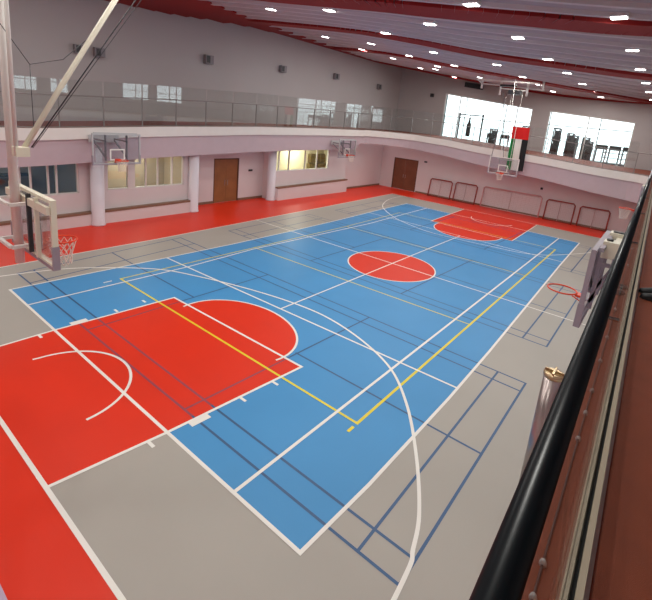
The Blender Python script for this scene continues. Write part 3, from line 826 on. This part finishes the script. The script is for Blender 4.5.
MB().tube([fl_(13.15, .85, 3.95), fl_(12.9, .5, 8.0)], .022, 8).build('stay', M['alu'], t)
MB().tube([fl_(13.2, 0, 4.0), fl_(11.6, -.25, 8.6)], .018, 8).build('diagonal_brace', M['pole'], t)
MB().tube([fl_(13.2, .1, 4.0), fl_(12.9, .75, 8.0)], .015, 6).build('steel_cable', M['dark'], t)
MB().bar(fl_(13.2, .45, 3.9), fl_(13.2, -.45, 3.9), .06, .06).bar(fl_(13.2, .45, 3.1), fl_(13.2, -.45, 3.1), .06, .06).build('clamp_arm', M['pole'], t)

# ------------------------------------------------------------------ flag over the far balustrade
def flag():
    root = empty('hanging_flag', (15.2, -.1, 0)); tag(root, 'vertical flag with red top and green, white and black stripes on far balustrade', 'flag')
    zt, zb_ = 6.0, 3.15; yl, yr_ = .55, -.55
    def panel(u0, u1, z0, z1, nm, m):
        b = MB(); nu, nz = 8, 14
        def P(i, j):
            u = u0 + (u1 - u0) * i / nu; z = z0 + (z1 - z0) * j / nz
            return (.025 * math.sin(u * 14 + z * 1.5) + .02 * math.sin(z * 4), yl + (yr_ - yl) * u - .05 * (zt - z) / 3, z)
        vs = []; 
        for dx in (0, .008):
            for i in range(nu + 1):
                for j in range(nz + 1):
                    p = P(i, j); vs.append((p[0] + dx, p[1], p[2]))
        N = (nu + 1) * (nz + 1); fs = []
        for i in range(nu):
            for j in range(nz):
                a = i * (nz + 1) + j; q = (a, a + 1, a + nz + 2, a + nz + 1)
                fs.append(q); fs.append(tuple(N + k for k in reversed(q)))
        b.add(vs, fs, 0, True); b.build(nm, m, root)
    panel(0, 1, 5.22, zt, 'red_band', M['fred']); panel(0, .27, zb_, 5.22, 'green_stripe', M['fgreen'])
    panel(.27, .66, zb_, 5.22, 'white_stripe', M['fwhite']); panel(.66, 1, zb_, 5.22, 'black_stripe', M['fblack'])
    MB().tube([(.03, .6, 6.0), (.03, -.6, 6.0)], .015, 8).build('hanging_rod', M['alu'], root)
flag()

# ------------------------------------------------------------------ small goals by the far wall
def small_goal(name, y0, y1, h, label, m, group, net=True, z0=0.0):
    t = empty(name, (16.95, (y0 + y1) / 2, z0)); tag(t, label, 'goal', group); w = abs(y1 - y0) / 2
    r = .045
    MB().tube([(-.1, -w, 0), (0.05, -w, h * .5), (.12, -w, h - .12), (.12, -w + .1, h), (.12, w - .1, h), (.12, w, h - .12), (.05, w, h * .5), (-.1, w, 0)], r, 10).build('goal_frame', m, t)
    MB().tube([(-.1, -w, .04), (-.1, w, .04)], .03, 8).build('ground_bar', m, t)
    MB().tube([(-.1, 0, .04), (.05, 0, h * .5), (.12, 0, h)], .02, 8).build('centre_strut', M['netg'], t)
    if net:
        b = MB(); n = 16
        for i in range(1, n): b.tube([(-.08, -w + 2 * w * i / n, .05), (.14, -w + 2 * w * i / n, h)], .003, 3, cap=False)
        for j in range(1, 12): b.tube([(-.08 + .22 * j / 12, -w, h * j / 12), (-.08 + .22 * j / 12, w, h * j / 12)], .003, 3, cap=False)
        b.build('net', M['netg'], t)
G = 'small red goals by the far wall'
small_goal('small_goal', 6.6, 4.75, 1.4, 'small red framed goal nearest to the dark far door', M['gframe'], G, z0=.0)
small_goal('small_goal', 4.45, 2.75, 1.45, 'small red framed goal second from the dark far door', M['gframe'], G)
small_goal('small_goal', -2.2, -3.95, 1.38, 'small red framed goal just right of the pale pink frame', M['gframe'], G)
small_goal('small_goal', -4.28, -5.98, 1.32, 'small red framed goal rightmost by the far wall', M['gframe'], G)
small_goal('large_goal', 2.25, -1.85, 1.5, 'wide pale pink framed goal between the two pairs of red goals', M['pframe'], None)

# ------------------------------------------------------------------ wall boxes
for i, (x, z, l, s) in enumerate(((-6.3, 7.35, 'twin grey speaker on upper left wall, the left one by the white brace', .2), (-5.45, 7.35, 'dark grey speaker on upper left wall beside the white brace', .22), (.45, 7.95, 'grey wall speaker on upper left wall above the brown double door', .26), (6.3, 8.25, 'grey wall speaker on upper left wall right of the brown door', .24), (12.1, 8.5, 'grey wall speaker on upper left wall third from the far corner', .24), (18.3, 8.4, 'faint grey wall speaker on upper left wall next to the far corner', .24))):
    t = empty('wall_speaker', (x, 13.5, z)); tag(t, l, 'speaker', 'speakers on the upper left wall')
    MB().box(-s, -.3, -s * .9, s, -.06, s * .9).build('cabinet', M['speaker'], t)
    MB().box(-s * .8, -.31, -s * .7, s * .1, -.3, s * .7).build('grille', M['dark'], t)
    MB().box(-.05, -.08, -.05, .05, 0, .05).build('bracket', M['alu'], t)
t = empty('wall_speaker', (22.2, 10.0, 8.2)); tag(t, 'small dark speaker on far wall left of the big window', 'speaker')
MB().box(-.2, -.15, -.15, -.03, .15, .15).build('cabinet', M['dark'], t); MB().box(-.05, -.04, -.04, 0, .04, .04).build('bracket', M['alu'], t)
t = empty('ventilation_grille', (22.2, 6.25, 9.15)); tag(t, 'long dark ventilation grille high on far wall below the red beam', 'vent')
MB().prism_x([(-.8, -.3), (.8, -.1), (.8, .3), (-.8, .1)], -.18, 0).build('housing', M['dark'], t)
sl = MB()
for k in range(5): sl.bar((-.2, -.75, -.22 + k * .08), (-.2, .75, -.04 + k * .08), .02, .03)
sl.build('slat', M['rubber'], t)

# padded post under the near rail
t = empty('round_post', (-8.92, -7.62, 0)); tag(t, 'thick round post with metal ring top beside near black rail', 'post')
MB().lathe([(.125, 0), (.125, 2.42)], 0, 0, 28).build('post_sleeve', M['post'], t)
MB().lathe([(.13, 2.40), (.135, 2.42), (.135, 2.46), (.10, 2.47)], 0, 0, 28).build('ring_cap', M['brass'], t)
MB().box(-.12, -.012, 2.47, .12, .012, 2.50).box(-.012, -.12, 2.47, .012, .12, 2.50).build('cross_bar', M['brass'], t)
fm = MB().box(-15.5, -3.6, 0.002, -14.12, -2.4, .06); tag(fm.build('floor_mat', M['mat']), 'lilac foam mat lying at the bottom left corner of hall', 'mat')

# ------------------------------------------------------------------ ceiling lamps
LIGHTS = []  # rows run on out of view at the near end, added for illumination
for X in (-15.4, -11.1, -6.9, -2.6, 1.7, 5.9, 10.3, 14.4, 19.2): LIGHTS.append((X, -6.6))
for X in (-12.8, -8.6, -4.3, -.3, 3.9, 7.8, 12.1, 16.2, 19.8): LIGHTS.append((X, -3.65))
for X in (-14.6, -10.4, -6.3, -2.1, 2.7, 6.6, 11.1, 14.8, 19.0): LIGHTS.append((X, -1.45 if X == -2.1 else -.75))
for X in (-16, -12, -7.8, -3.5, 0.0, 4.3, 9.3, 15.4): LIGHTS.append((X, {9.3: 2.6, 15.4: 3.3}.get(X, 1.5)))
for X in (-15.4, -11, -6.9, -2.7, .2, 4.2, 7.5, 11.7, 14.7, 20.0): LIGHTS.append((X, {14.7: 6.4, 20.0: 7.2, -2.7: 5.1, .2: 4.5, 4.2: 5.0, 7.5: 4.6}.get(X, 4.8)))
for X in (-13, -9, -5.2, -1.2, 1.6, 4.1, 8.2, 11.2, 16.2): LIGHTS.append((X, {-1.2: 10.6, 16.2: 8.4, 1.6: 9.0, 4.1: 8.0, 8.2: 8.4, 11.2: 7.9}.get(X, 8.3)))
proto = None
la = bpy.data.lights.new('ceiling_lamp_light', 'AREA'); la.shape = 'RECTANGLE'; la.size = .26; la.size_y = .32; la.energy = LAMP_W; la.color = (1.0, .985, .93)
rows = {0: 'right-hand', 1: 'second from right', 2: 'third from right', 3: 'third from left', 4: 'second from left', 5: 'left-hand'}
def row_of(y): return 0 if y < -5 else 1 if y < -2.5 else 2 if y < .5 else 3 if y < 4 else 4 if y < 7.5 else 5
ordn = ['nearest', 'second nearest', 'third', 'fourth', 'fifth', 'sixth', 'seventh', 'eighth', 'ninth', 'tenth']
seen = {}
for i, (x, y) in enumerate(LIGHTS):
    if proto is None:
        proto = empty('ceiling_lamp'); o = proto
        MB().box(-.14, -.19, -.07, .14, .19, 0.05).build('housing', M['lampg'], o)
        MB().box(-.12, -.16, -.085, .12, .16, -.07).build('lens', M['lamp'], o)
        lo = bpy.data.objects.new('lamp_light', la); C.objects.link(lo); lo.parent = o; lo.location = (0, 0, -.1)
    else:
        o = copy_tree(proto)
    dz = (zc(y + .1) - zc(y - .1)) / .2
    o.location = (x, y, zc(y) - .02); o.rotation_euler = (math.atan(dz), 0, 0)
    r = row_of(y)
    if x > -7:
        k = seen.get(r, 0); seen[r] = k + 1
        tag(o, 'bright rectangular ceiling lamp, %s from the camera in the %s row' % (ordn[k], rows[r]), 'ceiling lamp', 'ceiling lamps')
    else:  # unseen lamps continuing the rows, added to light the hall
        k = seen.get(r + 10, 0); seen[r + 10] = k + 1
        tag(o, 'unseen near-end ceiling lamp, %s from near wall in %s row' % (['first', 'second', 'third', 'fourth'][k], rows[r]), 'ceiling lamp', 'unseen ceiling lamps at the near end')

# ------------------------------------------------------------------ person standing on the track at the right edge
def skin_mesh(name, verts, edges, radii, m, parent, sub=2, root=0):
    me = bpy.data.meshes.new(name); me.from_pydata(verts, edges, []); me.materials.append(m)
    o = bpy.data.objects.new(name, me); C.objects.link(o)
    sk = o.modifiers.new('skin', 'SKIN'); sk.use_smooth_shade = True
    for i, r in enumerate(radii):
        rr = r if isinstance(r, tuple) else (r, r)
        me.skin_vertices[0].data[i].radius = rr; me.skin_vertices[0].data[i].use_root = (i == root)
    if sub:
        s = o.modifiers.new('sub', 'SUBSURF'); s.levels = sub; s.render_levels = sub
    dg = bpy.context.evaluated_depsgraph_get(); ev = o.evaluated_get(dg)
    nm = bpy.data.meshes.new_from_object(ev); o.modifiers.clear(); o.data = nm
    nm.materials.clear(); nm.materials.append(m)
    for p in nm.polygons: p.use_smooth = True
    o.parent = parent
    return o
def ellipsoid(c, r, n=16, k=10):
    b = MB(); vs = []
    for i in range(k + 1):
        th = math.pi * i / k
        for j in range(n):
            a = 2 * math.pi * j / n
            vs.append((c[0] + r[0] * math.sin(th) * math.cos(a), c[1] + r[1] * math.sin(th) * math.sin(a), c[2] + r[2] * math.cos(th)))
    fs = [(i * n + j, (i + 1) * n + j, (i + 1) * n + (j + 1) % n, i * n + (j + 1) % n) for i in range(k) for j in range(n)]
    return b.add(vs, fs, 0, True)
def person(loc, rz):
    """local frame: faces +X, left is +Y"""
    t = empty('person', loc, rz); tag(t, 'person in black trousers and black shoes standing on track at right edge', 'person')
    V = [(0, 0, .95), (0, 0, 1.10), (0, 0, 1.28), (0, 0, 1.42), (0.01, 0, 1.50), (.02, 0, 1.58)]
    E = [(0, 1), (1, 2), (2, 3), (3, 4), (4, 5)]; Rd = [(.15, .11), (.135, .10), (.155, .11), (.13, .09), .058, .055]
    for s in (-1, 1):
        b = len(V)
        V += [(0, .09 * s, .88), (.01, .10 * s, .50), (-.02, .10 * s, .10), (.0, .10 * s, .06)]
        E += [(0, b), (b, b + 1), (b + 1, b + 2), (b + 2, b + 3)]; Rd += [.085, .06, .042, .04]
        b = len(V)
        V += [(0, .17 * s, 1.40), (-.01, .23 * s, 1.12), (.08, .22 * s, .90), (.10, .215 * s, .86)]
        E += [(3, b), (b, b + 1), (b + 1, b + 2), (b + 2, b + 3)]; Rd += [.055, .042, .03, .03]
    body = skin_mesh('body', V, E, Rd, M['skin'], t)
    # head
    h = ellipsoid((.03, 0, 1.69), (.098, .078, .118), 24, 16)
    h.tube([(.12, 0, 1.70), (.142, 0, 1.665), (.125, 0, 1.655)], [.008, .016, .012], 8)
    h.build('head', M['skin'], t)
    for s in (-1, 1):
        ellipsoid((.112, .032 * s, 1.70), (.014, .016, .010), 12, 8).build('eye', M['eye'], t)
        ellipsoid((.02, .080 * s, 1.685), (.018, .010, .03), 10, 8).build('ear', M['skin'], t)
    ellipsoid((.118, 0, 1.628), (.010, .026, .008), 12, 8).build('mouth', M['lip'], t)
    hb = ellipsoid((.012, 0, 1.725), (.108, .088, .105), 24, 16)
    hb.v = [(min(p[0], .085 + max(0, p[2] - 1.74) * .6), p[1], max(p[2], 1.66 if p[0] < .0 else 1.73)) for p in hb.v]
    hb.build('hair', M['hair'], t)
    # clothes
    Vt = [(0, 0, .98), (0, 0, .92)]; Et = [(0, 1)]; Rt = [(.165, .125), (.16, .12)]
    for s in (-1, 1):
        b = len(Vt); Vt += [(0, .095 * s, .82), (.012, .105 * s, .50), (-.015, .105 * s, .12), (-.015, .105 * s, .05)]
        Et += [(1, b), (b, b + 1), (b + 1, b + 2), (b + 2, b + 3)]; Rt += [.10, .083, .072, .075]
    skin_mesh('trousers', Vt, Et, Rt, M['cloth'], t)
    Vs = [(0, 0, .93), (0, 0, 1.10), (0, 0, 1.28), (0, 0, 1.43), (0, 0, 1.48)]; Es = [(0, 1), (1, 2), (2, 3), (3, 4)]; Rs = [(.175, .13), (.155, .12), (.175, .13), (.145, .105), .075]
    for s in (-1, 1):
        b = len(Vs); Vs += [(0, .18 * s, 1.40), (-.01, .235 * s, 1.12), (.07, .225 * s, .93)]
        Es += [(3, b), (b, b + 1), (b + 1, b + 2)]; Rs += [.07, .056, .044]
    skin_mesh('jacket', Vs, Es, Rs, M['cloth'], t)
    for s in (-1, 1):
        hx, hy, hz = .11, .215 * s, .85
        skin_mesh('hand', [(hx, hy, hz), (hx + .02, hy, hz - .05), (hx + .03, hy, hz - .09)], [(0, 1), (1, 2)], [(.022, .018), (.036, .015), (.036, .014)], M['skin'], t, 1)
        for k, L in enumerate((.065, .078, .072, .055)):
            yy = hy + (-.028 + .019 * k) * s
            skin_mesh('finger', [(hx + .03, yy, hz - .085), (hx + .045, yy, hz - .085 - L * .55), (hx + .04, yy, hz - .085 - L)], [(0, 1), (1, 2)], [.009, .0085, .007], M['skin'], t, 1)
        skin_mesh('thumb', [(hx + .01, hy - .025 * s, hz - .03), (hx + .035, hy - .045 * s, hz - .06), (hx + .045, hy - .04 * s, hz - .09)], [(0, 1), (1, 2)], [.011, .010, .008], M['skin'], t, 1)
        # shoe
        sh = MB(); prof = [(-.10, .035, .07), (-.08, .042, .10), (0, .042, .105), (.07, .043, .085), (.13, .045, .06), (.18, .04, .045), (.205, .022, .035)]
        n = 12; vs = []
        for px, w, hh in prof:
            for j in range(n):
                a = math.pi * j / (n - 1); vs.append((px, .105 * s + w * math.cos(a), .022 + (hh - .012) * math.sin(a)))
        fs = [(i * n + j, i * n + j + 1, (i + 1) * n + j + 1, (i + 1) * n + j) for i in range(len(prof) - 1) for j in range(n - 1)]
        fs += [tuple(range(n)), tuple(reversed(range((len(prof) - 1) * n, len(prof) * n)))]
        sh.add(vs, fs, 0, True); so_ = sh.build('shoe', M['leather'], t)
        MB().prism([(-.105, .105 * s - .036), (-.08, .105 * s - .044), (.13, .105 * s - .048), (.19, .105 * s - .034), (.212, .105 * s), (.19, .105 * s + .034), (.13, .105 * s + .048), (-.08, .105 * s + .044), (-.105, .105 * s + .036)], 0.0, .025).build('sole', M['sole'], so_)
person((-9.42, -8.50, 4.002), R(95))
